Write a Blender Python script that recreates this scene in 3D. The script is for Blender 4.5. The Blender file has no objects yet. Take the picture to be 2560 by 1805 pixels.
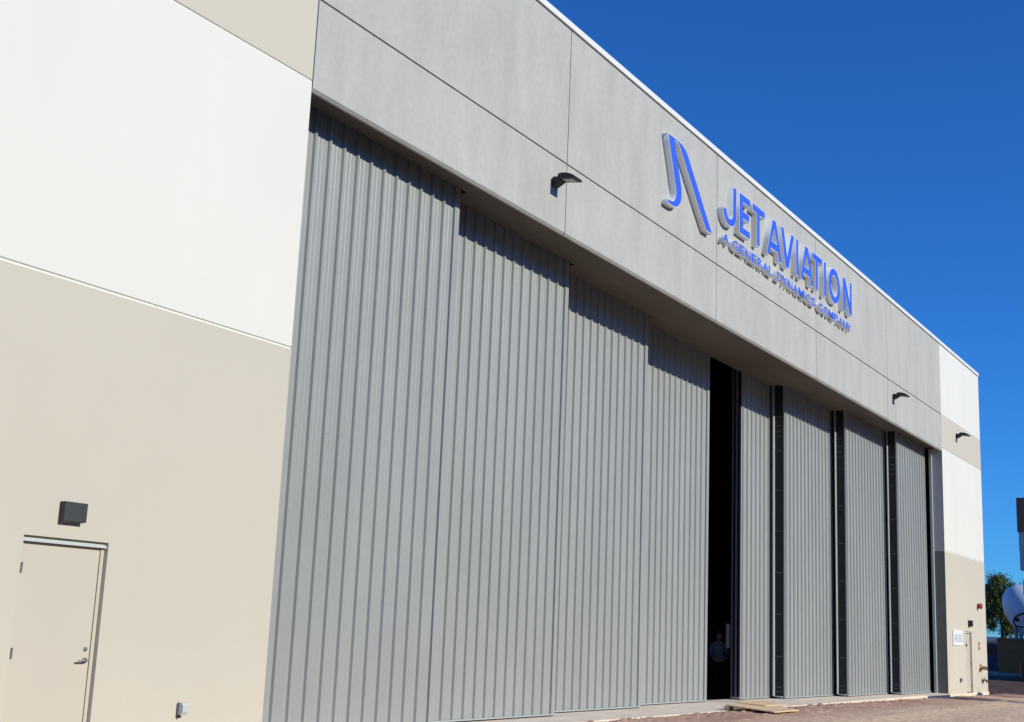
import bpy, bmesh, math, random
from mathutils import Vector, Matrix, noise
R = math.radians
random.seed(7)
S = bpy.context.scene
COL = S.collection

# ------------------------------------------------------------------ camera
F, YAW, PITCH, ROLL = 3229.593, R(58.23434), R(11.82959), R(2.42515)
cy_, sy_, cp_, sp_ = math.cos(YAW), math.sin(YAW), math.cos(PITCH), math.sin(PITCH)
fwd = Vector((sy_*cp_, cy_*cp_, sp_))
rgt = Vector((cy_, -sy_, 0))
upv = rgt.cross(fwd)
r2 = rgt*math.cos(ROLL) + upv*math.sin(ROLL)
u2 = -rgt*math.sin(ROLL) + upv*math.cos(ROLL)
cam = bpy.data.cameras.new('camera')
cam.sensor_width = 36.0
cam.lens = 36.0*F/2560.0
cam.clip_end = 3000
cam.clip_start = 0.1
camo = bpy.data.objects.new('camera', cam)
COL.objects.link(camo)
camo.matrix_world = Matrix((
    (r2.x, u2.x, -fwd.x, -12.88325),
    (r2.y, u2.y, -fwd.y, -11.46320),
    (r2.z, u2.z, -fwd.z, 1.61939),
    (0, 0, 0, 1)))
S.camera = camo

# ------------------------------------------------------------------ sky and sun
SUN_EL, SUN_AZ_OFF = R(25.2), R(1.0)          # sun stands before the facade (-y), a touch to the right
w = bpy.data.worlds.new('World'); S.world = w; w.use_nodes = True
nt = w.node_tree; nt.nodes.clear()
sky = nt.nodes.new('ShaderNodeTexSky'); sky.sky_type = 'NISHITA'; sky.sun_disc = False
sky.sun_elevation = SUN_EL; sky.sun_rotation = R(180) - SUN_AZ_OFF
sky.altitude = 350; sky.air_density = 1.0; sky.dust_density = 0.05; sky.ozone_density = 8.0
hs = nt.nodes.new('ShaderNodeMix'); hs.data_type = 'RGBA'; hs.blend_type = 'MULTIPLY'; hs.inputs[0].default_value = 1.0; hs.inputs[7].default_value = (.36, .96, 1.52, 1)   # deep desert blue
bg = nt.nodes.new('ShaderNodeBackground'); bg.inputs['Strength'].default_value = 0.1
wo = nt.nodes.new('ShaderNodeOutputWorld')
nt.links.new(sky.outputs[0], hs.inputs[6]); nt.links.new(hs.outputs[2], bg.inputs[0]); nt.links.new(bg.outputs[0], wo.inputs[0])
sl = bpy.data.lights.new('sun', 'SUN'); sl.energy = 3.7; sl.angle = R(0.5); sl.color = (1.0, 0.965, 0.80)
so = bpy.data.objects.new('sun', sl); COL.objects.link(so)
d = Vector((-math.sin(SUN_AZ_OFF)*math.cos(SUN_EL), math.cos(SUN_AZ_OFF)*math.cos(SUN_EL), -math.sin(SUN_EL)))
so.rotation_euler = d.to_track_quat('-Z', 'Y').to_euler(); so.location = (10, -40, 30)
S.view_settings.view_transform = 'Standard'; S.view_settings.look = 'None'
S.view_settings.exposure = 0.0; S.view_settings.gamma = 1.0
S.render.engine = 'CYCLES'

# ------------------------------------------------------------------ materials
def M(name, col, rough=0.7, spec=0.3, metal=0.0, var=0.0, vscale=(1, 1, 1), bump=0.0, bscale=40.0, var2=0.0, v2scale=6.0, tint=None):
    m = bpy.data.materials.new(name); m.use_nodes = True
    t = m.node_tree; b = t.nodes['Principled BSDF']
    b.inputs['Roughness'].default_value = rough
    b.inputs['Specular IOR Level'].default_value = spec
    b.inputs['Metallic'].default_value = metal
    c4 = (*col, 1)
    b.inputs['Base Color'].default_value = c4
    geo = t.nodes.new('ShaderNodeNewGeometry')
    last = None
    if var > 0:
        mp = t.nodes.new('ShaderNodeMapping'); mp.inputs['Scale'].default_value = vscale
        t.links.new(geo.outputs['Position'], mp.inputs['Vector'])
        n = t.nodes.new('ShaderNodeTexNoise'); n.inputs['Scale'].default_value = 1.0; n.inputs['Detail'].default_value = 7; n.inputs['Roughness'].default_value = 0.62
        t.links.new(mp.outputs[0], n.inputs['Vector'])
        rp = t.nodes.new('ShaderNodeValToRGB'); rp.color_ramp.elements[0].position = 0.32; rp.color_ramp.elements[1].position = 0.68
        tn = tint or (1, 1, 1)
        rp.color_ramp.elements[0].color = (*[c*(1-var)*k for c, k in zip(col, tn)], 1)
        rp.color_ramp.elements[1].color = (*[min(1, c*(1+var)) for c in col], 1)
        t.links.new(n.outputs[0], rp.inputs[0]); last = rp.outputs[0]
        if var2 > 0:
            n2 = t.nodes.new('ShaderNodeTexNoise'); n2.inputs['Scale'].default_value = v2scale; n2.inputs['Detail'].default_value = 4
            t.links.new(geo.outputs['Position'], n2.inputs['Vector'])
            mr = t.nodes.new('ShaderNodeMapRange'); mr.inputs[1].default_value = .3; mr.inputs[2].default_value = .7; mr.inputs[3].default_value = 1-var2; mr.inputs[4].default_value = 1+var2
            t.links.new(n2.outputs[0], mr.inputs[0])
            mx = t.nodes.new('ShaderNodeVectorMath'); mx.operation = 'SCALE'
            t.links.new(last, mx.inputs[0]); t.links.new(mr.outputs[0], mx.inputs['Scale']); last = mx.outputs[0]
        t.links.new(last, b.inputs['Base Color'])
    if bump > 0:
        n3 = t.nodes.new('ShaderNodeTexNoise'); n3.inputs['Scale'].default_value = bscale; n3.inputs['Detail'].default_value = 5
        t.links.new(geo.outputs['Position'], n3.inputs['Vector'])
        bp = t.nodes.new('ShaderNodeBump'); bp.inputs['Strength'].default_value = bump; bp.inputs['Distance'].default_value = 0.02
        t.links.new(n3.outputs[0], bp.inputs['Height']); t.links.new(bp.outputs[0], b.inputs['Normal'])
    return m

WHITE = M('white_wall_paint', (.795, .775, .725), .75, .25, var=.025, vscale=(.5, .5, .18), bump=.08, bscale=30)
BEIGE = M("beige_wall_paint", (.62, .575, .485), .75, .25, var=.025, vscale=(.3, .3, .25), bump=.08, bscale=30)
CONC = M('grey_concrete', (.49, .48, .455), .9, .2, var=.085, vscale=(1.5, 1.5, .38), bump=.15, bscale=22, var2=.045, v2scale=9)
JUP = M('jamb_upper_tone', (.46, .45, .435), .8, .2)
JLO = M('jamb_lower_tone', (.185, .175, .16), .8, .2)
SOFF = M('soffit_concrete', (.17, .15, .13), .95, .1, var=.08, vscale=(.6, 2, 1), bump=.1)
CAULK = M('joint_sealant', (.2, .2, .195), .9, .1)
COPING = M('white_coping', (.83, .83, .82), .45, .4)
DARK = M('reveal_dark', (.035, .033, .032), .9, .1)
DOORM = M('grey_door_steel', (.335, .350, .347), .42, .38, var=.05, vscale=(.7, .7, .22), bump=.10, bscale=1.6, var2=.02, v2scale=3)
DOORT = M('grey_door_trim', (.40, .435, .435), .5, .4)
PLATE = M('dark_steel_plate', (.02, .021, .024), .6, .3)
BOLT = M('bolt_heads', (.20, .21, .215), .5, .5)
RUBBER = M('black_rubber', (.012, .012, .013), .85, .2)
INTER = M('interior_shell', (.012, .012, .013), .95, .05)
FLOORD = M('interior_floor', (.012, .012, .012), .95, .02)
SLAB = M('pale_slab', (.84, .715, .58), .9, .2, var=.13, vscale=(1.2, 2.5, 1), bump=.3, bscale=30, var2=.08, v2scale=14)
PDOOR = M('door_paint', (.60, .55, .465), .5, .35, var=.015, vscale=(1, 1, .6))
PFRAME = M('door_frame_paint', (.58, .53, .44), .5, .35)
CHROME = M('satin_steel', (.5, .5, .49), .35, .5, metal=.9)
LIGHTTR = M('pale_rain_drip', (.58, .62, .61), .5, .4)
BLACKL = M('black_lamp_housing', (.018, .019, .021), .5, .4)
GREYB = M('charcoal_lamp_housing', (.055, .058, .062), .6, .3)
LENS = M('lamp_lens', (.33, .33, .34), .3, .5)
LBLUE = M('sign_blue', (.045, .135, .78), .45, .3)
LWHITE = M('sign_white_return', (.90, .92, .92), .5, .35)
PLASTIC = M('grey_plastic_cover', (.55, .60, .62), .35, .5)
GREYBOX = M('grey_outlet_box', (.22, .22, .23), .5, .4)
SIGNW = M('white_number_board', (.86, .88, .89), .5, .3)
DIGIT = M('pale_blue_digits', (.42, .50, .58), .5, .3)
RED = M('red_enamel', (.42, .02, .03), .4, .5)
REDP = M('red_sign_face', (.45, .025, .06), .5, .3)
PINK = M('sign_pale_text', (.75, .38, .42), .6, .2)
BRASS = M('brass', (.55, .36, .14), .35, .5, metal=.85)
BRONZE = M('dull_bronze', (.22, .15, .085), .45, .5, metal=.7)
PLY = M('plywood', (.82, .60, .38), .8, .2, var=.14, vscale=(.9, 7, 3), var2=.06, v2scale=12)
WOODB = M('timber_offcut', (.68, .52, .30), .8, .2, var=.1, vscale=(3, 3, 12))
LEAF = M('tree_leaves', (.125, .155, .040), .6, .25, var=.45, vscale=(2.2, 2.2, 2.2))
BARK = M('tree_bark', (.11, .085, .065), .9, .1, var=.2, vscale=(4, 4, 1))
BLOCK = M('brown_block', (.42, .18, .075), .9, .1, var=.15, vscale=(1, 1, 2.5), bump=.3, bscale=5)
KERB = M('kerb_concrete', (.34, .36, .38), .9, .1, var=.1, vscale=(1, 1, 1))
TANKM = M('white_painted_body', (.58, .62, .68), .4, .4)
NAVY = M('dark_pipe', (.02, .022, .035), .5, .4)
BROWNP = M('brown_fascia', (.30, .145, .085), .7, .2, var=.1, vscale=(.4, .4, .4))
GREYP = M('grey_neighbour_wall', (.62, .60, .57), .8, .2, var=.06, vscale=(.3, .3, .3))
VANB = M('blue_vehicle_paint', (.02, .05, .12), .3, .5)
GLASSD = M('dark_window', (.01, .012, .016), .1, .6)
ORANGE = M('orange_plastic', (.62, .10, .02), .5, .3)
PEBBLE = M('pale_pebbles', (.62, .56, .48), .9, .1)
STEELW = M('painted_steel', (.3, .3, .3), .6, .4)
SKIN = M('skin', (.45, .26, .19), .5, .3)
HAIR = M('grey_hair', (.13, .12, .11), .7, .2)
SHIRT = M('pale_blue_shirt', (.19, .24, .32), .8, .1, var=.06, vscale=(6, 6, 6))
TROUS = M('dark_trousers', (.02, .022, .03), .85, .1)

# dirt: reddish brown with paler, finer wheel-packed patches
def dirt_mat():
    m = bpy.data.materials.new('dirt'); m.use_nodes = True
    t = m.node_tree; b = t.nodes['Principled BSDF']; b.inputs['Roughness'].default_value = 1; b.inputs['Specular IOR Level'].default_value = .05
    g = t.nodes.new('ShaderNodeNewGeometry')
    def nz(sc, det, scale3=(1, 1, 1)):
        mp = t.nodes.new('ShaderNodeMapping'); mp.inputs['Scale'].default_value = scale3
        t.links.new(g.outputs['Position'], mp.inputs[0])
        n = t.nodes.new('ShaderNodeTexNoise'); n.inputs['Scale'].default_value = sc; n.inputs['Detail'].default_value = det; n.inputs['Roughness'].default_value = .65
        t.links.new(mp.outputs[0], n.inputs['Vector']); return n
    a = nz(.55, 5, (.5, 1.6, 1)); rp = t.nodes.new('ShaderNodeValToRGB')
    rp.color_ramp.elements[0].position = .36; rp.color_ramp.elements[0].color = (.46, .275, .205, 1)
    rp.color_ramp.elements[1].position = .66; rp.color_ramp.elements[1].color = (.68, .45, .335, 1)
    t.links.new(a.outputs[0], rp.inputs[0])
    a2 = nz(.7, 4, (.6, 1.2, 1)); sx = t.nodes.new('ShaderNodeSeparateXYZ'); t.links.new(g.outputs['Position'], sx.inputs[0])
    ad = t.nodes.new('ShaderNodeMath'); ad.operation = 'MULTIPLY_ADD'; ad.inputs[1].default_value = 2.2; t.links.new(a2.outputs[0], ad.inputs[0]); t.links.new(sx.outputs['Y'], ad.inputs[2])
    pk = t.nodes.new('ShaderNodeMapRange'); pk.inputs[1].default_value = -1.7; pk.inputs[2].default_value = .1; t.links.new(ad.outputs[0], pk.inputs[0])
    mxd = t.nodes.new('ShaderNodeMix'); mxd.data_type = 'RGBA'; mxd.inputs[6].default_value = (.82, .59, .42, 1); t.links.new(pk.outputs[0], mxd.inputs[0]); t.links.new(rp.outputs[0], mxd.inputs[7])
    f = nz(9, 9); mr = t.nodes.new('ShaderNodeMapRange'); mr.inputs[1].default_value = .3; mr.inputs[2].default_value = .72; mr.inputs[3].default_value = .62; mr.inputs[4].default_value = 1.28
    t.links.new(f.outputs[0], mr.inputs[0])
    mx = t.nodes.new('ShaderNodeVectorMath'); mx.operation = 'SCALE'
    t.links.new(mxd.outputs[2], mx.inputs[0]); t.links.new(mr.outputs[0], mx.inputs['Scale']); t.links.new(mx.outputs[0], b.inputs['Base Color'])
    h = nz(16, 8); bp = t.nodes.new('ShaderNodeBump'); bp.inputs['Strength'].default_value = .55; bp.inputs['Distance'].default_value = .02
    t.links.new(h.outputs[0], bp.inputs['Height']); t.links.new(bp.outputs[0], b.inputs['Normal'])
    return m
DIRT = dirt_mat()

# ------------------------------------------------------------------ helpers
def wloc(p):
    v = Vector((0, 0, 0))
    while p is not None:
        v += p.location; p = p.parent
    return v
def link(name, me, mats, parent=None, smooth=False):
    me.transform(Matrix.Translation(-wloc(parent)))
    o = bpy.data.objects.new(name, me); COL.objects.link(o)
    if not isinstance(mats, (list, tuple)): mats = [mats]
    for m in mats: me.materials.append(m)
    if parent is not None: o.parent = parent
    if smooth:
        for p in me.polygons: p.use_smooth = True
    return o
def mesh(name, bm, mats, parent=None, smooth=False, bevel=0.0, sharp=None):
    if bevel > 0:
        bmesh.ops.bevel(bm, geom=[e for e in bm.edges if len(e.link_faces) == 2 and e.calc_face_angle(0) > .6], offset=bevel, segments=2, affect='EDGES', profile=.5)
    bmesh.ops.recalc_face_normals(bm, faces=bm.faces)
    me = bpy.data.meshes.new(name); bm.to_mesh(me); bm.free()
    return link(name, me, mats, parent, smooth)
def empty(name, loc, label, cat, group=None):
    o = bpy.data.objects.new(name, None); COL.objects.link(o); o.location = loc
    o.empty_display_size = .2
    tag(o, label, cat, group); return o
def tag(o, label=None, cat=None, group=None, kind=None):
    if label: o['label'] = label
    if cat: o['category'] = cat
    if group: o['group'] = group
    if kind: o['kind'] = kind
    return o
def box(bm, x0, x1, y0, y1, z0, z1, mi=0):
    vs = [bm.verts.new(p) for p in ((x0,y0,z0),(x1,y0,z0),(x1,y1,z0),(x0,y1,z0),(x0,y0,z1),(x1,y0,z1),(x1,y1,z1),(x0,y1,z1))]
    for f in ((0,3,2,1),(4,5,6,7),(0,1,5,4),(1,2,6,5),(2,3,7,6),(3,0,4,7)):
        fc = bm.faces.new([vs[i] for i in f]); fc.material_index = mi
    return vs
def bx(*a):
    bm = bmesh.new(); box(bm, *a); return bm
def cyl(bm, p0, p1, r0, r1=None, n=16, caps=True, mi=0):
    p0, p1 = Vector(p0), Vector(p1); r1 = r0 if r1 is None else r1
    q = (p1-p0).to_track_quat('Z', 'Y')
    a = [[bm.verts.new(p + q @ Vector((r*math.cos(2*math.pi*i/n), r*math.sin(2*math.pi*i/n), 0))) for i in range(n)] for p, r in ((p0, r0), (p1, r1))]
    fs = []
    for i in range(n):
        fs.append(bm.faces.new((a[0][i], a[0][(i+1) % n], a[1][(i+1) % n], a[1][i])))
    if caps:
        fs.append(bm.faces.new(a[0][::-1])); fs.append(bm.faces.new(a[1]))
    for f in fs: f.material_index = mi
def tube(bm, pts, rads, n=10):
    pts = [Vector(p) for p in pts]
    if not isinstance(rads, (list, tuple)): rads = [rads]*len(pts)
    rings = []
    for i, p in enumerate(pts):
        dr = (pts[min(i+1, len(pts)-1)] - pts[max(i-1, 0)]).normalized()
        q = dr.to_track_quat('Z', 'Y')
        rings.append([bm.verts.new(p + q @ Vector((rads[i]*math.cos(2*math.pi*k/n), rads[i]*math.sin(2*math.pi*k/n), 0))) for k in range(n)])
    for a, b in zip(rings, rings[1:]):
        for k in range(n):
            bm.faces.new((a[k], a[(k+1) % n], b[(k+1) % n], b[k]))
    bm.faces.new(rings[0][::-1]); bm.faces.new(rings[-1])
def sweep_x(bm, prof, x0, x1, mats=None, caps=True, closed=True):
    """prof: list of (y, z) swept from x0 to x1; mats[i] is the material of the face between point i and i+1"""
    a = [bm.verts.new((x0, y, z)) for y, z in prof]; b = [bm.verts.new((x1, y, z)) for y, z in prof]
    n = len(prof)
    for i in range(n if closed else n-1):
        f = bm.faces.new((a[i], a[(i+1) % n], b[(i+1) % n], b[i]))
        if mats: f.material_index = mats[i]
    if caps and closed:
        bm.faces.new(a); bm.faces.new(b)

# ------------------------------------------------------------------ key sizes (metres; facade plane is y = 0, hangar opening starts at x = 0)
PW = 7.3152                                  # width of one header panel
V = [PW*i for i in range(6)]
XR = 43.365                                  # right end of the facade
XL = -24.0
ZT, ZA, ZB2, ZC = 13.087, 10.334, 9.068, 5.226
SLABZ = .085

# ------------------------------------------------------------------ ground
def ground_z(x, y):
    if x < 20: b = .074
    elif x < 36.5: b = .074 - (x-20)/16.5*.084
    elif x < 43.4: b = -.010 - (x-36.5)/6.9*.055
    else: b = -.060
    if x > 50: b -= min(.06, (x-50)*.004)
    return b
def build_ground():
    xs = [-900, -300, -120, -60, -40] + [-30+2*i for i in range(18)]
    x = 6.0
    while x < 50: xs.append(x); x += .11
    while x < 70: xs.append(x); x += .3
    while x < 130: xs.append(x); x += 2.5
    xs += [160, 250, 450, 900]
    ys = [-900, -400, -150, -70, -40, -30, -24, -20, -17, -14, -12, -10, -8.5, -7.5, -6.5, -5.8]
    y = -5.2
    while y < .3: ys.append(y); y += .055
    while y < 14: ys.append(y); y += .45
    ys += [18, 25, 40, 70, 150, 400, 900]
    bm = bmesh.new(); grid = []
    for yy in ys:
        row = []
        for xx in xs:
            z = ground_z(xx, yy)
            inside = XL-1 < xx < XR and yy > .06
            if inside: z = -.05
            elif 5 < xx < 75 and -9 < yy < 13:
                p = Vector((xx, yy, 0))
                big = noise.noise(p*Vector((.25, .6, 1)))*.030 + noise.noise(p*Vector((.9, 1.6, 1))+Vector((7, 3, 0)))*.016
                fine = noise.noise(p*3.3)*.013 + noise.noise(p*8.0+Vector((3, 9, 1)))*.010
                cl = noise.noise(p*5.0+Vector((11, 4, 2)))
                clod = max(0, cl-.28)*.085
                band = math.exp(-((yy+.55)/.45)**2)
                trk = math.exp(-((yy+3.7+.03*(24-xx))/.8)**2)
                tread = .016*math.sin(xx*2*math.pi/.24 + math.sin(yy*6)*1.2)*trk*(1 if xx < 48 else .3)
                rut = -.030*math.exp(-((yy+3.7+.03*(24-xx))/.6)**2) + .025*math.exp(-((yy+2.75+.03*(24-xx))/.25)**2)
                ridge = .05*math.exp(-((xx-46.5+.9*noise.noise(Vector((yy*.5, 2, 0))))/.9)**2)
                calm = 1 if xx < 27 else max(.45, 1-(xx-27)/14)
                dz = big*.6 + fine*(1-.7*trk) + clod*(.8+1.2*band)*(1-.8*trk) + tread + rut*.7 + ridge + .012*band
                z += dz*calm
                e = .5 + noise.noise(Vector((xx*1.6, 5, 1)))
                if yy > -.16: z -= max(0, (yy+.16))*(.25+.25*e)
            row.append(bm.verts.new((xx, yy, z)))
        grid.append(row)
    for a, b in zip(grid, grid[1:]):
        for i in range(len(xs)-1):
            bm.faces.new((a[i], a[i+1], b[i+1], b[i]))
    o = mesh('ground', bm, DIRT, smooth=True); tag(o, kind='structure')
build_ground()

BOUNCE_CUT = M('bounce_cut_asphalt', (.05, .05, .052), .9, .2, var=.2, vscale=(.5, .5, .5), var2=.2, v2scale=20)  # unseen dark ground added to cut bounce light onto the facade
bm = bmesh.new(); box(bm, -140, 140, -160, -6.4, -.4, .115); box(bm, -140, 4.0, -6.39, -1.6, -.4, .114)
tag(mesh('bounce_cutter', bm, BOUNCE_CUT), kind='structure')

SHADE_DIRT = M('shade_toned_dirt', (.125, .082, .064), 1.0, .05, var=.35, vscale=(.5, 1.3, 1), bump=.6, bscale=9, var2=.25, v2scale=5)  # dark sheet: shade on the ground beyond the corner, put into the colour
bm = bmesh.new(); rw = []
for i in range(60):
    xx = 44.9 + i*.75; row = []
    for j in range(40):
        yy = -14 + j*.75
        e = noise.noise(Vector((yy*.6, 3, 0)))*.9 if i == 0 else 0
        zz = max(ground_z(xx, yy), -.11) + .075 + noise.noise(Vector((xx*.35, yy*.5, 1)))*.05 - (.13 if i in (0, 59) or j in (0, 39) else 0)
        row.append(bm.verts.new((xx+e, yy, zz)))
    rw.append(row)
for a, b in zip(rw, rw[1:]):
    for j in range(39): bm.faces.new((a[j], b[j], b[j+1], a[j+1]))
tag(mesh('shade_sheet', bm, SHADE_DIRT, smooth=True), kind='structure')

# ------------------------------------------------------------------ the hangar
H = empty('hangar', (18.0, 0, 0), 'large hangar with grey concrete header, corrugated grey sliding doors, white and beige walls', 'hangar')

def wall_profile(zlo):
    """outer face of the tilt-up wall, from zlo to the coping, with three grooves; returns points and face materials (0 white, 1 beige)"""
    pts, mats = [(0, zlo)], []
    def groove(z, below):
        mats.append(below); pts.append((0, z-.020))
        mats.append(0); pts.append((.022, z+.008))
        mats.append(0); pts.append((.022, z+.012))
        mats.append(0); pts.append((0, z+.020))
    groove(ZC, 1); groove(ZB2, 0); groove(ZA, 1)
    mats.append(0); pts.append((0, 13.06))
    return pts, mats
def end_wall(name, x0, x1, door, jamb):
    bm = bmesh.new()
    T = .37
    dx0, dx1, dz = door
    pts, mats = wall_profile(dz)
    sweep_x(bm, pts, x0, x1, mats, closed=False)
    def quad(*p, mi=1):
        f = bm.faces.new([bm.verts.new(q) for q in p]); f.material_index = mi
    quad((x0,0,-.6),(dx0,0,-.6),(dx0,0,dz),(x0,0,dz)); quad((dx1,0,-.6),(x1,0,-.6),(x1,0,dz),(dx1,0,dz))
    rd = .13   # reveal of the door opening
    quad((dx0,0,-.6),(dx0,rd,-.6),(dx0,rd,dz),(dx0,0,dz)); quad((dx1,0,-.6),(dx1,rd,-.6),(dx1,rd,dz),(dx1,0,dz))
    quad((dx0,0,dz),(dx1,0,dz),(dx1,rd,dz),(dx0,rd,dz))
    for xx in (x0, x1):
        lo, hi = (3, 2) if xx == x0 else (1, 0)        # the jamb of the opening gets darker colours than the wall face
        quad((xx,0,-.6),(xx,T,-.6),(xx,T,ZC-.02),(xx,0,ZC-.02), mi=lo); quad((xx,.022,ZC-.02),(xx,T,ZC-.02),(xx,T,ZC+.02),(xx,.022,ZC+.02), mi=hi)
        quad((xx,0,ZC+.02),(xx,T,ZC+.02),(xx,T,13.06),(xx,0,13.06), mi=hi)
    quad((x0,T,-.6),(dx0-.02,T,-.6),(dx0-.02,T,13.06),(x0,T,13.06)); quad((dx1+.02,T,-.6),(x1,T,-.6),(x1,T,13.06),(dx1+.02,T,13.06))
    quad((dx0-.02,T,dz),(dx1+.02,T,dz),(dx1+.02,T,13.06),(dx0-.02,T,13.06)); quad((x0,0,13.06),(x1,0,13.06),(x1,T,13.06),(x0,T,13.06), mi=0)
    me = bpy.data.meshes.new(name); bm.to_mesh(me); bm.free()
    return link(name, me, [WHITE, BEIGE, JUP, JLO], H)
LD = (-3.92, -2.78, 2.406)
RD = (39.55, 40.62, 2.36)
end_wall('end_wall', XL, -.012, LD, True)
end_wall('end_wall', V[5]+.006, XR, RD, True)
# light concrete footing showing under the right wall
mesh('footing', bx(V[5]+.02, XR-.01, -.035, .02, -.6, .052), SLAB, H)

# header panels: two rows of five, real gaps with sealant behind
for i in range(5):
    g = .011
    x0, x1 = V[i] + g, V[i+1] - g
    if i == 4: x1 = V[5] - .003
    bm = bmesh.new(); sweep_x(bm, [(0, ZA+.016), (0, 13.06), (.30, 13.06), (.30, ZA+.016)], x0, x1)
    mesh('header_panel', bm, CONC, H)
    bm = bmesh.new(); sweep_x(bm, [(.040, 8.935), (.0, 8.978), (0, ZA-.016), (.30, ZA-.016), (.30, 9.21), (.078, 9.21), (.078, 8.935)], x0, x1)
    mesh('header_panel', bm, CONC, H)
for i in range(0, 5):
    bm = bmesh.new(); box(bm, V[i]-g, V[i]+g, .022, .042, 8.97, 13.05); mesh('joint_sealant', bm, CAULK, H)
mesh('joint_backing', bx(.02, V[5]-.02, .045, .28, ZA-.0155, ZA+.0155), DARK, H)
# coping with a dark reveal beneath
bm = bmesh.new(); sweep_x(bm, [(-.035, 13.092), (-.035, 13.212), (.50, 13.225), (.50, 13.092)], XL, XR+.03)
mesh('coping', bm, COPING, H, bevel=.006)
mesh('coping_reveal', bx(XL, XR-.02, .022, .45, 13.061, 13.091), DARK, H)

# stepped soffit: it runs back to each sliding door in turn
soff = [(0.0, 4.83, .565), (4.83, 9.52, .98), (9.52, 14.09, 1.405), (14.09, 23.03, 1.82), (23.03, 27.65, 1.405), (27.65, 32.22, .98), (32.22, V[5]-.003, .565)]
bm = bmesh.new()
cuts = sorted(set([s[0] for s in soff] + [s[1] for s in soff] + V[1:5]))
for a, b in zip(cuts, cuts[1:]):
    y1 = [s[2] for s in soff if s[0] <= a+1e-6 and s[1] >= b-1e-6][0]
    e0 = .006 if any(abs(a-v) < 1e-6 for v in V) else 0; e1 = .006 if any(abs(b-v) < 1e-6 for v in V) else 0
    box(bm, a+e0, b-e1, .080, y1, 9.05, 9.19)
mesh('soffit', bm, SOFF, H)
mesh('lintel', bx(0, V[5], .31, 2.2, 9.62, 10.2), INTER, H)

# shell behind
bm = bmesh.new()
box(bm, XL, XR-.02, .52, 44, 12.6, 12.9)                    # roof deck
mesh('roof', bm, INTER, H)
bm = bmesh.new()
box(bm, XL, XL+.3, .38, 44, -.6, 12.59); box(bm, XL+.31, XR-.31, 43.7, 44, -.6, 12.59)
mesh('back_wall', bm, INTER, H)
bm = bmesh.new(); box(bm, XR-.3, XR, .371, 44, -.6, 13.06, 0)
mesh('side_wall', bm, BEIGE, H)
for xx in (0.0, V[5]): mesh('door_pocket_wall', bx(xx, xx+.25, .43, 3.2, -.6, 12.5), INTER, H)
bm = bmesh.new(); box(bm, XL+.32, XR-.32, 2.20, 43.6, -.3, SLABZ-.002)
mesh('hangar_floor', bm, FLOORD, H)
bm = bmesh.new(); box(bm, .0, V[5], -.03, 2.195, -.5, SLABZ)
o = mesh('threshold_slab', bm, SLAB, H)

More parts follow.
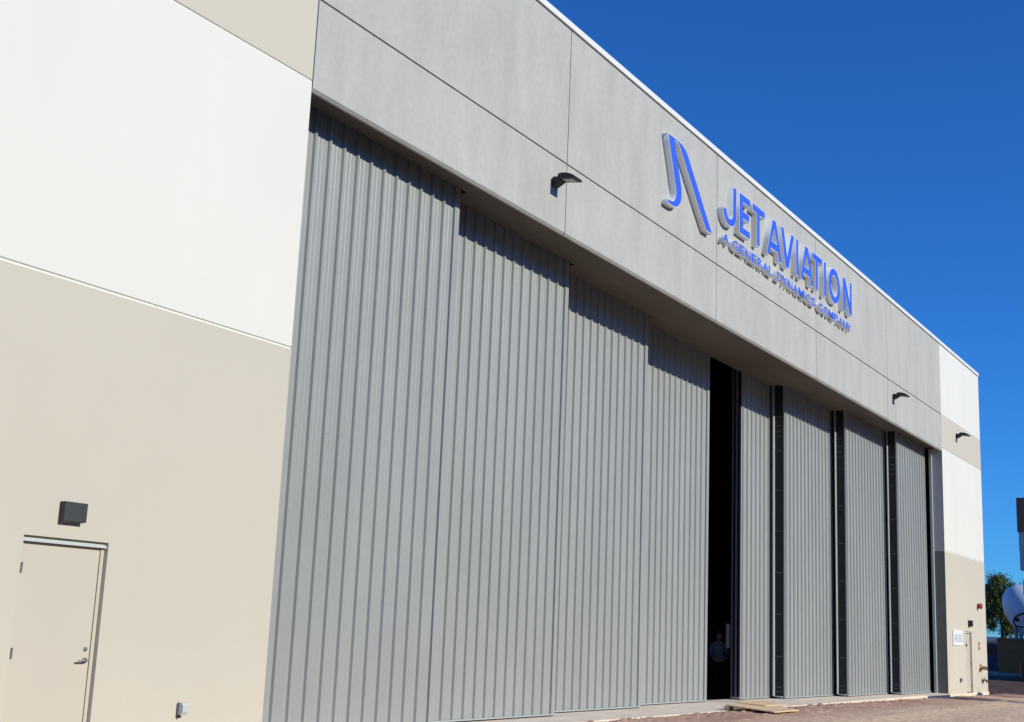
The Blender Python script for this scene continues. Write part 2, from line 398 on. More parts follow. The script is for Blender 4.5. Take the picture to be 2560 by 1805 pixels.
# ---- corrugated sliding doors
PITCH_X = .335
def leaf(x0, x1, y0, side, screws=False, meeting=False):
    """side=+1: left group (flat trim at the right end); -1: right group (end plate shows at the left end)"""
    zb, zt = .133, 9.40
    TH = .25
    ribs = []
    if side > 0:
        r = x1 - .155
        while r > x0 + .12: ribs.append(r); r -= PITCH_X
        ribs.sort()
    else:
        r = x0 + .135
        while r < x1 - .12: ribs.append(r); r += PITCH_X
    pr = [(x0, 0)]
    hR, hm = .040, .0058
    for r in ribs:
        if side > 0 and r == ribs[-1]:      # flat closing trim, its edge square to the sheet
            pr += [(r+.012, 0), (r+.016, -hR), (x1, -hR)]; continue
        pr += [(r, 0), (r+.016, -hR), (r+.054, -hR), (r+.071, 0)]
        for m0 in (r+.125, r+.215):
            if m0 + .05 < x1 - .03:
                pr += [(m0, 0), (m0+.011, -hm), (m0+.033, -hm), (m0+.044, 0)]
    if side < 0: pr.append((x1, 0))
    bm = bmesh.new()
    a = [bm.verts.new((x, y0+y, zb)) for x, y in pr]; b = [bm.verts.new((x, y0+y, zt)) for x, y in pr]
    for i in range(len(pr)-1): bm.faces.new((a[i], a[i+1], b[i+1], b[i]))
    # sides and back
    c = [bm.verts.new(p) for p in ((x0, y0+TH, zb), (x1, y0+TH, zb), (x0, y0+TH, zt), (x1, y0+TH, zt))]
    bm.faces.new((a[0], b[0], c[2], c[0])); bm.faces.new((a[-1], c[1], c[3], b[-1])); bm.faces.new((c[0], c[2], c[3], c[1]))
    if screws:
        for zz in (.75, 1.95, 3.15, 4.35, 5.55, 6.75, 7.95):
            for r in ribs:
                cx = r + random.choice((.10, .105)); cz = zz + random.uniform(-.02, .02)
                cyl(bm, (cx, y0, cz), (cx, y0-.008, cz), .007, n=6, mi=1)
    o = mesh('sliding_door', bm, [DOORM, BOLT], H)
    # bottom rail and the rubber under it
    bm = bmesh.new(); box(bm, x0+.002, x1-.002, y0-.036, y0+TH-.01, .106, .132)
    mesh('bottom_rail', bm, DOORT, o)
    mesh('rubber_sweep', bx(x0+.03, x1-.03, y0-.02, y0+.2, SLABZ+.001, .105), RUBBER, o)
    if meeting:      # the meeting edge: black rubber with two grey retaining strips
        bm = bmesh.new(); box(bm, x0-.016, x0-.001, y0-.03, y0+TH, .16, 9.3); cyl(bm, (x0-.035, y0-.005, .2), (x0-.035, y0-.005, 9.3), .035, n=10)
        mesh('rubber_edge', bm, RUBBER, o)
        mesh('retaining_strip', bx(x0-.03, x0-.017, y0+.06, y0+.115, .16, 9.25), GREYBOX, o)
        mesh('retaining_strip', bx(x0-.03, x0-.017, y0+.19, y0+.22, .16, 9.25), GREYBOX, o)
    elif side < 0:
        bm = bmesh.new(); box(bm, x0-.014, x0-.001, y0+.004, y0+TH, .16, 9.3)
        for zz in [.28, .40] + [1.25+1.18*k for k in range(6)] + [7.55, 7.72, 7.89, 8.15]:
            for yy in ((y0+.09, y0+.17)):
                cyl(bm, (x0-.014, yy, zz), (x0-.026, yy, zz), .016, n=8, mi=1)
        mesh('end_plate', bm, [PLATE, BOLT], o)
        mesh('edge_flange', bx(x0-.15, x0-.012, y0+TH+.004, y0+TH+.03, .16, 9.25), DOORT, o)
        mesh('sill_flange', bx(x0-.15, x0-.016, y0+.03, y0+TH, .135, .158), DOORT, o)
        mesh('corner_post', bx(x0-.012, x0-.0005, y0-.034, y0+.003, .13, 9.3), DOORM, o)
    return o
LY = [.60, 1.015, 1.435, 1.85]
leaf(.015, 4.62, LY[0], 1, True); leaf(4.48, 9.28, LY[1], 1, True); leaf(9.13, 13.91, LY[2], 1, True); leaf(13.76, 18.60, LY[3], 1)
leaf(20.90, 25.4, LY[3], -1, meeting=True); leaf(23.25, 27.86, LY[2], -1); leaf(27.76, 32.44, LY[1], -1); leaf(32.32, 36.40, LY[0], -1)
# pale guide angle beside the last door
mesh('guide_angle', bx(36.43, 36.579, .372, .46, SLABZ+.001, 9.0), DOORT, H)

# ---- personnel doors
def man_door(dr, zb, hinge_left, right=False):
    x0, x1, zt = dr
    yF = .055                      # face of the frame behind the wall face
    fr = .05
    bm = bmesh.new()
    box(bm, x0+.004, x0+fr, yF, .2, zb, zt-.004); box(bm, x1-fr, x1-.004, yF, .2, zb, zt-.004); box(bm, x0+fr+.001, x1-fr-.001, yF, .2, zt-fr, zt-.004)
    frame = mesh('door_frame', bm, PFRAME, H, bevel=.004)
    bm = bmesh.new(); box(bm, x0+fr+.004, x1-fr-.004, yF+.014, yF+.06, zb+.012, zt-fr-.004)
    dd = mesh('personnel_door', bm, PDOOR, H)
    # rain drip over the door
    bm = bmesh.new(); sweep_x(bm, [(yF-.045, zt-fr-.012), (yF-.045, zt-fr-.004), (yF-.004, zt-fr+.030), (yF-.001, zt-fr+.030), (yF-.001, zt-fr-.012)], x0+.006, x1-.006)
    mesh('rain_drip', bm, LIGHTTR, frame)
    mesh('threshold', bx(x0+.005, x1-.005, yF-.03, .2, zb-.05, zb+.010), CHROME, H)
    hx = x0+fr+.002 if hinge_left else x1-fr-.002
    for zz in (zb+.22, zb+1.09, zb+1.97):
        bm = bmesh.new(); cyl(bm, (hx, yF-.010, zz-.055), (hx, yF-.010, zz+.055), .011, n=10); box(bm, hx-.020, hx+.020, yF-.002, yF+.010, zz-.055, zz+.055)
        mesh('hinge', bm, CHROME, dd)
    s = -1 if hinge_left else 1
    lx = (x1-fr-.07) if hinge_left else (x0+fr+.07)
    bm = bmesh.new(); yd = yF+.014
    cyl(bm, (lx, yd, zb+1.02), (lx, yd-.022, zb+1.02), .030, n=18); cyl(bm, (lx, yd-.02, zb+1.02), (lx, yd-.062, zb+1.02), .011, n=12)
    tube(bm, [(lx, yd-.060, zb+1.02), (lx+s*.05, yd-.064, zb+1.02), (lx+s*.125, yd-.058, zb+1.017)], [.012, .011, .010], 10)
    mesh('handle', bm, CHROME, dd, smooth=False)
    bm = bmesh.new(); cyl(bm, (lx, yd, zb+1.14), (lx, yd-.018, zb+1.14), .027, .022, n=18); cyl(bm, (lx, yd-.018, zb+1.14), (lx, yd-.022, zb+1.14), .012, n=12)
    mesh('lock_cylinder', bm, CHROME, dd)
    return dd, yd
man_door(LD, .10, True)
rdoor, ryd = man_door(RD, .075, False, True)
mesh('door_plate', bx(39.66, 39.80, ryd-.07, ryd-.001, 1.79, 1.89), BLACKL, rdoor)
mesh('door_notice', bx(39.70, 39.95, ryd-.004, ryd-.0005, 1.93, 1.99), BRONZE, rdoor)
mesh('door_sticker', bx(39.70, 39.95, ryd-.004, ryd-.0005, 1.65, 1.75), PINK, rdoor)

# ------------------------------------------------------------------ lettering
def curve_mesh(loops, depth, offset=0.0):
    cu = bpy.data.curves.new('outline', 'CURVE'); cu.dimensions = '2D'; cu.fill_mode = 'BOTH'; cu.extrude = depth/2; cu.offset = offset
    for lp in loops:
        sp = cu.splines.new('POLY'); sp.points.add(len(lp)-1); sp.use_cyclic_u = True
        for p, (x, z) in zip(sp.points, lp): p.co = (x, z, 0, 1)
    return from_curve(cu)
def from_curve(cu):
    ob = bpy.data.objects.new('outline', cu); COL.objects.link(ob)
    dg = bpy.context.evaluated_depsgraph_get(); dg.update()
    me = bpy.data.meshes.new_from_object(ob.evaluated_get(dg))
    bpy.data.objects.remove(ob); bpy.data.curves.remove(cu)
    me.materials.clear()
    return me
ROTX = Matrix.Rotation(R(90), 4, 'X')
def stand(me, ycen):
    me.transform(Matrix.Translation((0, ycen, 0)) @ ROTX)
    return me
def letter(name, loops, parent, D=.15):
    a = link(name, stand(curve_mesh(loops, D, .014), -D/2), LWHITE, parent)
    f = link('letter_face', stand(curve_mesh(loops, .006, -.001), -D-.0035), LBLUE, a)
    return a
def arc(cx, cz, rx, rz, a0, a1, n=14):
    return [(cx+rx*math.cos(R(a0+(a1-a0)*i/n)), cz+rz*math.sin(R(a0+(a1-a0)*i/n))) for i in range(n+1)]
B0, B1 = 11.425, 12.44
# emblem: two slanting strokes joined at the top, the left one hooked at its foot
EM = empty('wall_emblem', (12.7, 0, 10.9), 'blue emblem of two slanting strokes, one hooked, left of the lettering', 'emblem')
loop = [(11.50, 12.458), (12.10, 12.458), (12.25, 12.445), (12.40, 12.395), (12.53, 12.315), (12.72, 12.125), (13.04, 11.81), (13.46, 11.385), (13.975, 10.88), (13.648, 10.868),
        (13.13, 11.352), (12.73, 11.75), (12.41, 12.072), (12.215, 12.275), (12.11, 12.375), (12.04, 12.412), (11.95, 12.425), (11.815, 12.425),
        (11.90, 12.20), (12.02, 11.89), (12.14, 11.62), (12.222, 11.405), (12.232, 11.22), (12.205, 11.11), (12.16, 11.045), (12.09, 10.97), (12.0, 10.92), (11.89, 10.89), (11.78, 10.882), (11.53, 10.882),
        (11.53, 10.955), (11.68, 10.962), (11.80, 10.985), (11.88, 11.04), (11.935, 11.12), (11.965, 11.24), (11.93, 11.36), (11.868, 11.50), (11.765, 11.77), (11.61, 12.16)]
letter('emblem_stroke', [loop], EM)
SG = empty('letter_sign', (19.8, 0, 11.4), 'large blue and white raised letters reading JET AVIATION on the grey header', 'sign')
def rect(x0, x1, z0, z1): return [(x0, z0), (x1, z0), (x1, z1), (x0, z1)]
def L_A(x0, x1, st, z0=B0, z1=B1, tw=.235):
    c = (x0+x1)/2; h = z1-z0
    o = [(x0, z0), (x0+st, z0), (x0+st+.055*h/1.0, z0+.215*h), (x1-st-.055*h, z0+.215*h), (x1-st, z0), (x1, z0), (c+tw/2, z1), (c-tw/2, z1)]
    ci = [(x0+st+.115*h, z0+.40*h), (c, z1-.21*h), (x1-st-.115*h, z0+.40*h)]
    return [o, ci]
def jl():
    o = [(15.275, B1), (15.275, 11.72)] + arc(15.055, 11.72, .21, .155, 0, -180)[1:] + [(14.845, 11.755), (14.675, 11.755)] + [(14.675, 11.70)] + arc(15.07, 11.70, .395, .305, 180, 360, 20)[1:] + [(15.465, B1)]
    return [o]
letter('letter', jl(), SG)
letter('letter', [[(15.705, B0), (16.385, B0), (16.385, 11.60), (15.895, 11.60), (15.895, 11.845), (16.325, 11.845), (16.325, 12.02), (15.895, 12.02), (15.895, 12.265), (16.395, 12.265), (16.395, B1), (15.705, B1)]], SG)
letter('letter', [[(16.885, B0), (17.055, B0), (17.055, 12.26), (17.41, 12.26), (17.41, B1), (16.58, B1), (16.58, 12.26), (16.885, 12.26)]], SG)
letter('letter', L_A(17.60, 18.67, .19), SG)
letter('letter', [[(18.64, B1), (18.985, B0), (19.225, B0), (19.655, B1), (19.455, B1), (19.118, 11.70), (18.835, B1)]], SG)
letter('letter', [rect(19.845, 20.0, B0, B1)], SG)
letter('letter', L_A(20.175, 21.235, .185), SG)
letter('letter', [[(21.50, B0), (21.67, B0), (21.67, 12.26), (22.035, 12.26), (22.035, B1), (21.20, B1), (21.20, 12.26), (21.50, 12.26)]], SG)
letter('letter', [rect(22.235, 22.405, B0, B1)], SG)
letter('letter', [arc(23.18, 11.945, .52, .52, 0, 360, 40)[:-1], arc(23.18, 11.945, .315, .325, 0, 360, 32)[:-1][::-1]], SG)
letter('letter', [[(24.015, B0), (24.185, B0), (24.185, 12.10), (24.66, B0), (24.865, B0), (24.865, B1), (24.695, B1), (24.695, 11.78), (24.23, B1), (24.015, B1)]], SG)
# the tag line under it
TG = empty('tagline_sign', (19.8, 0, 10.9), 'small blue and white raised letters reading A GENERAL DYNAMICS COMPANY under the large lettering', 'sign')
def glyph_mesh(ch, depth, off, x0, x1, z0, z1):
    cu = bpy.data.curves.new('glyph', 'FONT'); cu.body = ch; cu.size = 1; cu.extrude = depth/2; cu.offset = off; cu.resolution_u = 5
    me = from_curve(cu)
    xs = [v.co.x for v in me.vertices]; ys = [v.co.y for v in me.vertices]
    sx = (x1-x0)/(max(xs)-min(xs)); sz = (z1-z0)/(max(ys)-min(ys))
    me.transform(Matrix.Translation((x0, z0, 0)) @ Matrix.Diagonal((sx, sz, 1, 1)) @ Matrix.Translation((-min(xs), -min(ys), 0)))
    return me
def tag_word(word, xa, xb):
    W = {'I': .06, 'M': .43, 'L': .30}
    gap = .065
    tot = sum(W.get(c, .345) for c in word) + gap*(len(word)-1)
    k = (xb-xa)/tot; x = xa
    for c in word:
        wd = W.get(c, .345)*k
        i = .004
        a = link('letter', stand(glyph_mesh(c, .125, .024, x-.008, x+wd+.008, 10.897, 11.158), -.0625), LWHITE, TG)
        link('letter_face', stand(glyph_mesh(c, .006, .006, x+i, x+wd-i, 10.905+i*.5, 11.15-i*.5), -.1285), LBLUE, a)
        x += wd + gap*k
tag_word('A', 14.69, 15.10); tag_word('GENERAL', 15.335, 18.10); tag_word('DYNAMICS', 18.385, 21.52); tag_word('COMPANY', 21.82, 24.86)

# ------------------------------------------------------------------ wall lamps
def area_lamp(x, z, label):
    L = empty('wall_lamp', (x, 0, z), label, 'wall lamp', 'black arm lamps on the facade')
    hw = .135
    bm = bmesh.new()
    prof = [(0, z-.10), (-.012, z-.115), (-.06, z-.10), (-.16, z-.045), (-.20, z-.02), (-.20, z+.055), (-.015, z+.065), (0, z+.06)]
    sweep_x(bm, prof, x-.085, x+.085)
    mesh('arm', bm, BLACKL, L, bevel=.006)
    prof = [(-.140, z+.085), (-.15, z-.005), (-.50, z-.050), (-.515, z-.035), (-.49, z+.005), (-.41, z+.055), (-.30, z+.090), (-.21, z+.10)]
    bm = bmesh.new(); sweep_x(bm, prof, x-hw, x+hw)
    mesh('lamp_head', bm, BLACKL, L, bevel=.010)
    bm = bmesh.new()
    vs = [bm.verts.new(p) for p in ((x-.1, -.22, z-.020), (x+.1, -.22, z-.020), (x+.1, -.44, z-.048), (x-.1, -.44, z-.048), (x-.1, -.22, z-.010), (x+.1, -.22, z-.010), (x+.1, -.44, z-.038), (x-.1, -.44, z-.038))]
    for f in ((0,1,2,3),(4,7,6,5),(0,4,5,1),(1,5,6,2),(2,6,7,3),(3,7,4,0)): bm.faces.new([vs[i] for i in f])
    mesh('lens', bm, LENS, L)
    return L
area_lamp(6.86, 9.84, 'black arm lamp on the grey header left of the lettering')
area_lamp(29.945, 9.86, 'black arm lamp on the grey header right of the lettering')
area_lamp(39.02, 9.89, 'black arm lamp on the beige band of the far end wall')

def box_lamp(x0, x1, z0, z1, dp, label, mat):
    L = empty('door_lamp', ((x0+x1)/2, 0, z0), label, 'wall lamp', 'box lamps over the personnel doors')
    bm = bmesh.new(); box(bm, x0, x1, -dp, -.012, z0, z1)
    mesh('lamp_housing', bm, mat, L, bevel=.004)
    mesh('back_plate', bx(x0+.015, x1-.015, -.0118, -.0005, z0+.012, z1-.012), BLACKL, L)
    mesh('lens', bx(x0+.03, x1-.03, -dp+.015, -.03, z0-.006, z0-.0005), LENS, L)
box_lamp(-3.508, -3.203, 2.588, 2.797, .09, 'dark box lamp over the near beige door', GREYB)
box_lamp(40.05, 40.40, 2.56, 2.79, .12, 'dark box lamp over the far small door', BLACKL)

# ------------------------------------------------------------------ small wall fittings
def outlet(x, z, label):
    L = empty('outlet_box', (x, 0, z), label, 'outlet', 'weatherproof outlets low on the walls')
    mesh('outlet_base', bx(x-.04, x+.04, -.045, -.0005, z-.07, z+.07), GREYBOX, L, bevel=.005)
    bm = bmesh.new()
    pr = [(-.0455, z-.072), (-.085, z-.068), (-.105, z-.03), (-.108, z+.03), (-.085, z+.066), (-.0455, z+.074)]
    sweep_x(bm, pr, x-.046, x+.046)
    mesh('cover', bm, PLASTIC, L, bevel=.006)
    bm = bmesh.new(); cyl(bm, (x-.02, -.025, z-.105), (x-.02, -.025, z-.0705), .014, n=10)
    mesh('cable_gland', bm, BLACKL, L)
outlet(-1.47, .575, 'grey outlet box with clear bubble cover low on the near beige wall')
outlet(38.45, .55, 'small grey outlet box low on the far wall under the number board')

NB = empty('number_board', (38.15, 0, 1.82), 'square white board with pale number 14501 left of the far door', 'sign')
mesh('board', bx(37.40, 38.93, -.035, -.002, 1.815, 2.37), SIGNW, NB)
for ch, xa, xb in (('1', 37.60, 37.70), ('4', 37.76, 37.98), ('5', 38.05, 38.26), ('0', 38.33, 38.55), ('1', 38.64, 38.74)):
    link('digit', stand(glyph_mesh(ch, .004, .012, xa, xb, 1.92, 2.23), -.0385), DIGIT, NB)

HB = empty('fire_horn', (41.85, 0, 3.28), 'round red fire alarm horn high beside the far door', 'alarm')
bm = bmesh.new(); cyl(bm, (41.85, -.0005, 3.40), (41.85, -.06, 3.40), .10, n=8); mesh('horn_base', bm, RED, HB)
bm = bmesh.new(); cyl(bm, (41.85, -.0605, 3.40), (41.85, -.15, 3.40), .085, .13, n=24); cyl(bm, (41.85, -.1505, 3.40), (41.85, -.19, 3.40), .13, .06, n=24); mesh('horn_bell', bm, RED, HB)
RS = empty('fire_sign', (41.92, 0, 1.68), 'narrow upright red sign right of the far door', 'sign')
mesh('sign_plate', bx(41.80, 42.04, -.006, -.0005, 1.68, 1.99), REDP, RS)
mesh('sign_text', bx(41.83, 42.01, -.010, -.0065, 1.79, 1.885), PINK, RS)

FD = empty('fire_connection', (42.0, 0, .9), 'brass two way fire hose connection on the far wall', 'hose connection')
bm = bmesh.new(); cyl(bm, (42.0, -.001, .99), (42.0, -.025, .99), .15, n=28); cyl(bm, (42.0, -.0255, .99), (42.0, -.10, .99), .12, .07, n=24); mesh('wall_flange', bm, BRASS, FD)
bm = bmesh.new(); tube(bm, [(42.0, -.101, .99), (42.02, -.13, .995), (42.08, -.16, .985), (42.15, -.19, .98)], [.07, .075, .07, .055], 16); tube(bm, [(41.99, -.11, .99), (41.92, -.16, .985), (41.86, -.19, .98)], [.06, .06, .055], 16); mesh('wye_body', bm, BRASS, FD, smooth=True)
for p, q in (((42.15, -.19, .98), (42.18, -.235, .978)), ((41.86, -.19, .98), (41.83, -.235, .978))):
    bm = bmesh.new(); cyl(bm, p, q, .066, n=16); mesh('hose_cap', bm, BRONZE, FD)
HV = empty('hose_valve', (42.25, 0, .42), 'small bronze double hose valve low on the far wall', 'tap')
bm = bmesh.new(); cyl(bm, (42.2, -.001, .50), (42.2, -.05, .51), .035, n=12); tube(bm, [(42.2, -.05, .51), (42.24, -.10, .52), (42.34, -.15, .52), (42.42, -.19, .48)], [.035, .042, .038, .042], 12); mesh('valve_body', bm, BRONZE, HV, smooth=True)
for p in ((42.21, -.06, .49), (42.34, -.15, .50)):
    bm = bmesh.new(); cyl(bm, p, (p[0]-.005, p[1]-.01, .395), .022, n=10); mesh('outlet_spout', bm, BRONZE, HV)
bm = bmesh.new(); cyl(bm, (42.25, -.10, .55), (42.24, -.11, .62), .010, n=8); cyl(bm, (42.24, -.11, .62), (42.24, -.115, .635), .045, n=16); mesh('hand_wheel', bm, CHROME, HV)

# ------------------------------------------------------------------ plywood and offcut at the threshold
def sheet(name, c, th, mat, label, cat):
    a = [Vector(p) for p in c]
    n = (a[1]-a[0]).cross(a[3]-a[0]).normalized()
    if n.z < 0: n = -n
    bm = bmesh.new()
    t_ = [bm.verts.new(p) for p in a]; b_ = [bm.verts.new(p - n*th) for p in a]
    bm.faces.new(t_); bm.faces.new(b_[::-1])
    for i in range(4): bm.faces.new((t_[i], b_[i], b_[(i+1) % 4], t_[(i+1) % 4]))
    o = mesh(name, bm, mat); tag(o, label, cat, 'plywood sheets on the dirt'); return o
sheet('plywood_sheet', [(15.42, .01, .215), (15.08, -1.27, .150), (16.95, -1.18, .135), (17.65, .10, .215)], .024, PLY, 'lower plywood sheet lying on the dirt before the open gap', 'plywood')
sheet('plywood_sheet', [(16.35, .16, .245), (16.45, -.55, .205), (18.15, -.48, .185), (18.30, .28, .235)], .018, PLY, 'upper plywood sheet lapped over the other on the dirt', 'plywood')
bm = bmesh.new(); box(bm, 15.36, 15.62, -.10, .02, SLABZ+.001, .178)
tag(mesh('timber_offcut', bm, WOODB, bevel=.004), 'short square timber offcut propping the corner of the plywood', 'timber')
bm = bmesh.new()
for i in range(140):
    x, y = random.uniform(8, 43), -.2-abs(random.gauss(0, 1.0))
    r = random.choice((.012, .016, .02, .026)); z = ground_z(x, y)+.02
    m = Matrix.Translation((x, y, z)) @ Matrix.Rotation(random.random()*6, 4, 'Z') @ Matrix.Diagonal((r*random.uniform(.8, 1.6), r, r*.8, 1))
    bmesh.ops.create_icosphere(bm, subdivisions=1, radius=1, matrix=m)
tag(mesh('pebbles', bm, PEBBLE), kind='stuff')

# ------------------------------------------------------------------ person standing inside the dark gap
def skinned(name, verts, edges, mat, parent, root=0, sub=2):
    me = bpy.data.meshes.new(name); me.from_pydata([v[0] for v in verts], edges, [])
    o = bpy.data.objects.new(name, me); COL.objects.link(o)
    o.modifiers.new('skin', 'SKIN'); sk = me.skin_vertices[0].data
    for i, v in enumerate(verts):
        r = v[1]; sk[i].radius = r if isinstance(r, tuple) else (r, r); sk[i].use_root = (i == root)
    s = o.modifiers.new('sub', 'SUBSURF'); s.levels = sub; s.render_levels = sub
    dg = bpy.context.evaluated_depsgraph_get(); dg.update()
    m2 = bpy.data.meshes.new_from_object(o.evaluated_get(dg))
    bpy.data.objects.remove(o); m2.materials.clear()
    return m2
def person(px, py, rz, label):
    P = empty('person', (px, py, SLABZ), label, 'person')
    X = Matrix.Translation((px, py, SLABZ)) @ Matrix.Rotation(rz, 4, 'Z')
    def add(name, me, mat):
        me.transform(X); return link(name, me, mat, P, smooth=True)
    # faces +x before rotation; z up, height about 1.8
    v = [((0, 0, .96), (.13, .15)), ((0, 0, 1.15), (.12, .145)), ((.0, 0, 1.34), (.125, .17)), ((.0, 0, 1.46), (.09, .12)), ((.01, 0, 1.54), .058), ((.035, 0, 1.60), .06), ((.03, 0, 1.68), (.092, .076)), ((.02, 0, 1.745), (.088, .072)), ((.118, 0, 1.665), .016)]
    e = [(0,1),(1,2),(2,3),(3,4),(4,5),(5,6),(6,7),(6,8)]
    for s in (1, -1):
        b = len(v)
        v += [((0, s*.19, 1.43), .062), ((-.03, s*.24, 1.16), .047), ((.20, s*.20, 1.06), .036), ((.27, s*.17, 1.07), (.028, .020)), ((.33, s*.16, 1.075), (.030, .014))]
        e += [(3, b), (b, b+1), (b+1, b+2), (b+2, b+3), (b+3, b+4)]
        for k, (dy, ln) in enumerate(((-.030, .058), (-.010, .072), (.010, .078), (.030, .068))):
            c = len(v); v += [((.365, s*.16+dy, 1.072), .0095), ((.365+ln*.55, s*.16+dy*1.1, 1.062), .0088), ((.36+ln*.9, s*.16+dy*1.1, 1.04), .008)]
            e += [(b+4, c), (c, c+1), (c+1, c+2)]
        c = len(v); v += [((.30, s*.16-s*.045, 1.085), .0105), ((.34, s*.16-s*.06, 1.088), .009)]; e += [(b+3, c), (c, c+1)]
        l = len(v); v += [((0, s*.095, .90), .095), ((.02, s*.10, .50), .062), ((-.02, s*.105, .10), .042), ((.02, s*.11, .045), .042), ((.17, s*.125, .03), .032)]
        e += [(0, l), (l, l+1), (l+1, l+2), (l+2, l+3), (l+3, l+4)]
    body = add('body', skinned('body', v, e, SKIN, P), SKIN)
    sv = [((0, 0, .93), (.150, .175)), ((0, 0, 1.15), (.145, .170)), ((0, 0, 1.34), (.145, .19)), ((0, 0, 1.45), (.11, .145)), ((.005, 0, 1.515), .072)]
    se = [(0,1),(1,2),(2,3),(3,4)]
    for s in (1, -1):
        b = len(sv); sv += [((0, s*.19, 1.43), .078), ((-.03, s*.245, 1.16), .064), ((.17, s*.20, 1.07), .050)]; se += [(3,b),(b,b+1),(b+1,b+2)]
    add('shirt', skinned('shirt', sv, se, SHIRT, P), SHIRT)
    tv = [((0, 0, .97), (.135, .160))]; te = []
    for s in (1, -1):
        b = len(tv); tv += [((0, s*.095, .88), .108), ((.02, s*.10, .50), .080), ((-.015, s*.105, .09), .062)]; te += [(0,b),(b,b+1),(b+1,b+2)]
    add('trousers', skinned('trousers', tv, te, TROUS, P), TROUS)
    for s in (1, -1):
        add('shoe', skinned('shoe', [((-.05, s*.108, .045), .046), ((.05, s*.115, .045), .048), ((.19, s*.13, .032), .036)], [(0,1),(1,2)], RUBBER, P), RUBBER)
    bm = bmesh.new(); bmesh.ops.create_uvsphere(bm, u_segments=20, v_segments=12, radius=1, matrix=Matrix.Translation((.005, 0, 1.735)) @ Matrix.Diagonal((.108, .090, .085, 1)))
    bmesh.ops.delete(bm, geom=[q for q in bm.verts if q.co.z < 1.70 and q.co.x > -.02 or q.co.z < 1.655 or (q.co.x > .06 and q.co.z < 1.755)], context='VERTS')
    me = bpy.data.meshes.new('hair'); bm.to_mesh(me); bm.free(); add('hair', me, HAIR)
    bm = bmesh.new()
    for s in (1, -1):
        bmesh.ops.create_uvsphere(bm, u_segments=8, v_segments=6, radius=1, matrix=Matrix.Translation((.108, s*.033, 1.69)) @ Matrix.Diagonal((.012, .013, .009, 1)))
        bmesh.ops.create_uvsphere(bm, u_segments=8, v_segments=6, radius=1, matrix=Matrix.Translation((.015, s*.083, 1.675)) @ Matrix.Diagonal((.02, .010, .032, 1)))
    me = bpy.data.meshes.new('face'); bm.to_mesh(me); bm.free(); add('eyes_and_ears', me, SKIN)
person(22.15, 2.95, R(205), 'person in a pale shirt standing in the dark gap between the doors')
CB = empty('control_box', (21.0, 2.14, 1.4), 'tall narrow grey control box on the door edge beside the dark gap', 'control box')
mesh('box_body', bx(20.93, 21.13, 2.14, 2.24, 1.43, 2.075), M('control_box_grey', (.36, .36, .35), .5, .3), CB, bevel=.004)
mesh('box_lid', bx(20.925, 20.9295, 2.155, 2.225, 1.45, 2.055), M('control_lid_grey', (.3, .3, .29), .5, .3), CB)

# ------------------------------------------------------------------ beyond the far corner
# block wall with kerb
BW = empty('block_wall', (96, 9, -.1), 'low brown block wall in shade beyond the far corner of the hangar', 'wall')
def along(u_deg, xx): return -11.463 + (xx+12.883)*math.tan(R(u_deg))
bm = bmesh.new(); box(bm, 95.0, 95.3, -12, 9.75, -.3, 2.62)
for k in range(1, 7): pass
mesh('wall_body', bm, BLOCK, BW)
mesh('wall_cap', bx(94.95, 95.35, -12, 9.8, 2.621, 2.70), BLOCK, BW)
tag(mesh('kerb', bx(92.2, 92.6, -14, 14, -.3, .12), KERB), kind='structure')
# traffic barrel
TB = empty('traffic_barrel', (86, along(10.22, 86), -.1), 'orange plastic barrel at the right edge before the brown wall', 'barrel')
bm = bmesh.new(); cx, cyy = 86, along(10.16, 86)
for z0, z1, r0, r1 in ((-.1, .3, .27, .26), (.301, .62, .245, .24), (.621, .95, .225, .21)): cyl(bm, (cx, cyy, z0), (cx, cyy, z1), r0, r1, 20)
mesh('barrel_body', bm, ORANGE, TB)
# blue vehicle sliver between corner and wall
VN = empty('parked_van', (100, 11.4, -.1), 'dark blue van parked behind the brown wall, mostly hidden by the hangar corner', 'van')
bm = bmesh.new(); sweep_x(bm, [(10.3, .10), (10.3, 1.35), (10.5, 2.2), (10.8, 2.35), (12.2, 2.35), (12.5, 2.2), (12.7, 1.35), (12.7, .10)], 99, 103.6); mesh('van_body', bm, VANB, VN, bevel=.05)
bm = bmesh.new(); box(bm, 98.97, 98.995, 10.7, 12.3, 1.4, 2.1); mesh('rear_window', bm, GLASSD, VN)
for xx in (99.9, 102.7):
    for yy in (10.35, 12.45):
        bm = bmesh.new(); cyl(bm, (xx, yy, .25), (xx, yy+.2, .25), .35, n=20); mesh('wheel', bm, RUBBER, VN)
# pale shed roof behind the wall
SH = empty('low_shed', (112, 9, -.1), 'low shed with a pale flat roof showing just over the brown wall', 'shed')
mesh('shed_wall', bx(110.5, 118, -6, 19.5, -.3, 2.62), GREYP, SH)
mesh('shed_roof', bx(110, 118.5, -6.5, 20, 2.621, 2.95), COPING, SH)
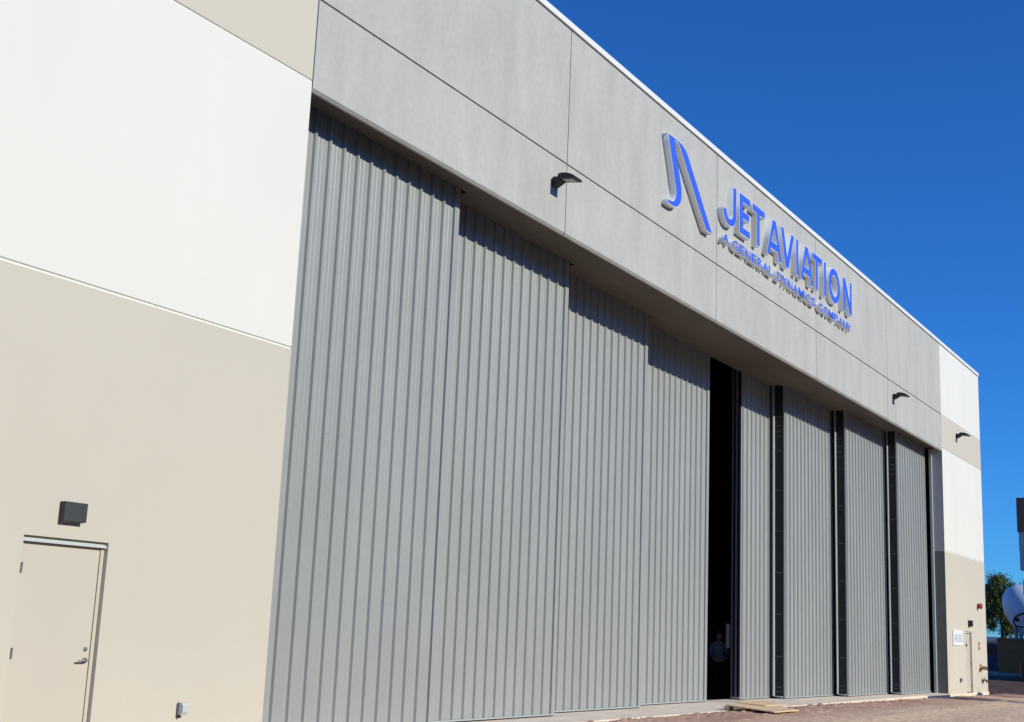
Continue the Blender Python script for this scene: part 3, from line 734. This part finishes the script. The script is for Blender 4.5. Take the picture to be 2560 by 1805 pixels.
# tree with hanging foliage
def tree(x, y, h, label):
    T = empty('weeping_tree', (x, y, -.15), label, 'tree')
    rnd = random.Random(5)
    bm = bmesh.new()
    base = Vector((x, y, -.15))
    top = base + Vector((.2, .1, h*.72))
    tube(bm, [base, base+Vector((.05, .1, h*.2)), base+Vector((.1, -.05, h*.4)), top], [.24, .18, .14, .06], 10)
    tips = []
    for k in range(14):
        z0 = h*(.30 + .42*k/13); a = rnd.uniform(0, 6.28); ln = rnd.uniform(.5, 1.0)*h*.22
        p0 = base+Vector((.1, 0, z0)); p1 = p0+Vector((math.cos(a)*ln*.6, math.sin(a)*ln*.6, ln*.6)); p2 = p0+Vector((math.cos(a)*ln, math.sin(a)*ln, ln*.75))
        tube(bm, [p0, p1, p2], [.07, .045, .02], 6); tips += [p1, p2]
    mesh('trunk', bm, BARK, T)
    bm = bmesh.new()
    cl = []
    for (yy, zz, rr) in ((11.88, 7.86, .48), (11.38, 7.77, .41), (10.54, 7.40, .32), (10.63, 6.8, .28), (12.02, 6.6, .55), (11.43, 6.6, .5), (11.05, 6.3, .4), (12.22, 5.8, .5), (11.57, 5.6, .5),
                         (11.33, 4.9, .45), (10.79, 4.4, .45), (11.04, 3.8, .42), (12.27, 4.3, .48), (10.6, 3.7, .3), (12.23, 7.2, .42), (12.6, 6.2, .5), (12.7, 5.0, .5), (11.7, 6.9, .45), (11.9, 5.2, .4), (11.2, 5.6, .4)):
        for xx in (-.5, .1, .6): cl.append((Vector((x+xx, yy+rnd.uniform(-.1, .1), zz+rnd.uniform(-.15, .2))), rr))
    for c, rr in cl:
        for s in range(int(72*rr)):
            dv = Vector((rnd.gauss(0, 1), rnd.gauss(0, 1), rnd.gauss(0, .8)))*rr*.62
            p = c+dv; L = rnd.uniform(.6, 1.7)*rr; sway = Vector((rnd.gauss(0, .12), rnd.gauss(0, .12), 0))
            n = int(L/.075)+2
            for i in range(n):          # hanging strand of small leaves
                q = p + sway*(i/n) + Vector((0, 0, -L*i/n))
                for j in range(2):
                    aa = rnd.uniform(0, 6.28); sz = rnd.uniform(.055, .115)
                    ax = Vector((math.cos(aa), math.sin(aa), rnd.uniform(-.9, .2))).normalized()
                    sd = ax.cross(Vector((rnd.gauss(0, 1), rnd.gauss(0, 1), rnd.gauss(0, 1)))).normalized()
                    a = q+ax*sz*1.7; b = q+ax*sz*.8+sd*sz*.42; e = q+ax*sz*.8-sd*sz*.42
                    bm.faces.new([bm.verts.new(t) for t in (q, b, a, e)])
    me = bpy.data.meshes.new('crown'); bm.to_mesh(me); bm.free(); link('crown', me, LEAF, T)
tree(106, 11.5, 8.4, 'green weeping tree behind the brown wall beside the far corner')
# white rounded body on legs
TK = empty('white_tank', (101.5, 8.2, -.15), 'large white rounded tank with a dark curved pipe rising behind the brown wall', 'tank')
tx, ty, tz = 101.5, 8.20, 4.82
q = Matrix.Translation((tx, ty, tz)) @ Matrix.Rotation(R(47), 4, 'X')
bm = bmesh.new(); bmesh.ops.create_uvsphere(bm, u_segments=48, v_segments=28, radius=1, matrix=q @ Matrix.Diagonal((2.0, 2.72, 1.82, 1)))
mesh('tank_body', bm, TANKM, TK, smooth=True)
bm = bmesh.new()
def surf(yy, zz):   # point on the face of the body turned to the hangar
    yy = -11.463+(yy+11.463)*.877; zz = 1.62+(zz-1.62)*.877
    p = q.inverted() @ Vector((tx, yy, zz)); rr = max(.01, 1-(p.y/2.72)**2-(p.z/1.82)**2)
    return Vector((tx-2.0*math.sqrt(rr)-.04, yy, zz))
tube(bm, [surf(a, b) for a, b in ((10.6, 5.52), (11.27, 5.26), (11.72, 5.09), (12.09, 4.91), (12.31, 4.61), (12.35, 4.39), (12.22, 4.16), (11.97, 4.03), (11.5, 3.99))], .07, 8)
mesh('curved_pipe', bm, NAVY, TK, smooth=True)
bm = bmesh.new(); p = surf(11.94, 4.65); cyl(bm, p, p+Vector((-.12, 0, 0)), .15, n=12); mesh('valve', bm, NAVY, TK)
for yy in (-1.1, 1.1):
    for xx in (-1.0, 1.0):
        bm = bmesh.new(); cyl(bm, (tx+xx, ty+yy, -.2), (tx+xx, ty+yy, tz-.9), .16, n=10); mesh('leg', bm, STEELW, TK)

# neighbour building: mostly outside the picture, its upper storey shows at the right edge and it shades the ground beyond the corner
NBD = empty('neighbour_building', (70, -20, 0), 'neighbouring building at the right edge with brown fascia over an overhanging grey upper storey', 'building')
mesh('ground_storey', bx(71, 130, -40, -3.2, -.3, 7.9), GREYP, NBD)
mesh('upper_storey', bx(74.0, 90, -40, 4.08, 7.95, 9.13), GREYP, NBD)
mesh('fascia', bx(73.9, 90.1, -40.1, 4.14, 9.131, 11.29), BROWNP, NBD)
mesh('overhang_soffit', bx(74.0, 90, -3.15, 4.06, 6.75, 7.94), GREYP, NBD)
mesh('canopy', bx(74.2, 80, -3.15, 3.97, 5.2, 6.13), GREYP, NBD)
# unseen frame added before the hangar, shaped to cast the ground shadow
SF = empty('shadow_frame', (35.4, -9.2, 0), 'unseen frame on two posts, shaped to cast the ground shadow before the far wall', 'frame')
for xx in (34.3, 36.45): mesh('post', bx(xx-.36, xx+.36, -9.3, -9.1, -.1, 4.2), STEELW, SF)
mesh('panel', bx(33.6, 36.85, -9.09, -9.0, 3.3, 4.29), STEELW, SF)
mesh('cross_rail', bx(33.9, 35.4, -9.09, -9.0, 2.88, 3.15), STEELW, SF)
LP = empty('shadow_post', (41.7, -8, 0), 'thick plain unseen pole added to cast the dark bar before the far corner', 'pole')  # unseen pole, sized to cast the bar of shadow by the corner
bm = bmesh.new(); cyl(bm, (41.7, -8, -.2), (41.7, -8, 3.47), .75, n=16); mesh('pole_shaft', bm, STEELW, LP)

# unseen block added behind the camera to keep low sky light off the hangar
OB = empty('sky_blocker', (10, -70, 0), 'long plain unseen block added to hold back low sky light', 'building')
mesh('wall', bx(-110, 120, -90, -66, -.3, 20), M('sky_blocker_wall', (.16, .15, .14), .9, .1), OB)
mesh('sky_blocker_top', bx(-110.5, 120.5, -90.5, -65.5, 20.001, 20.6), DARK, OB)
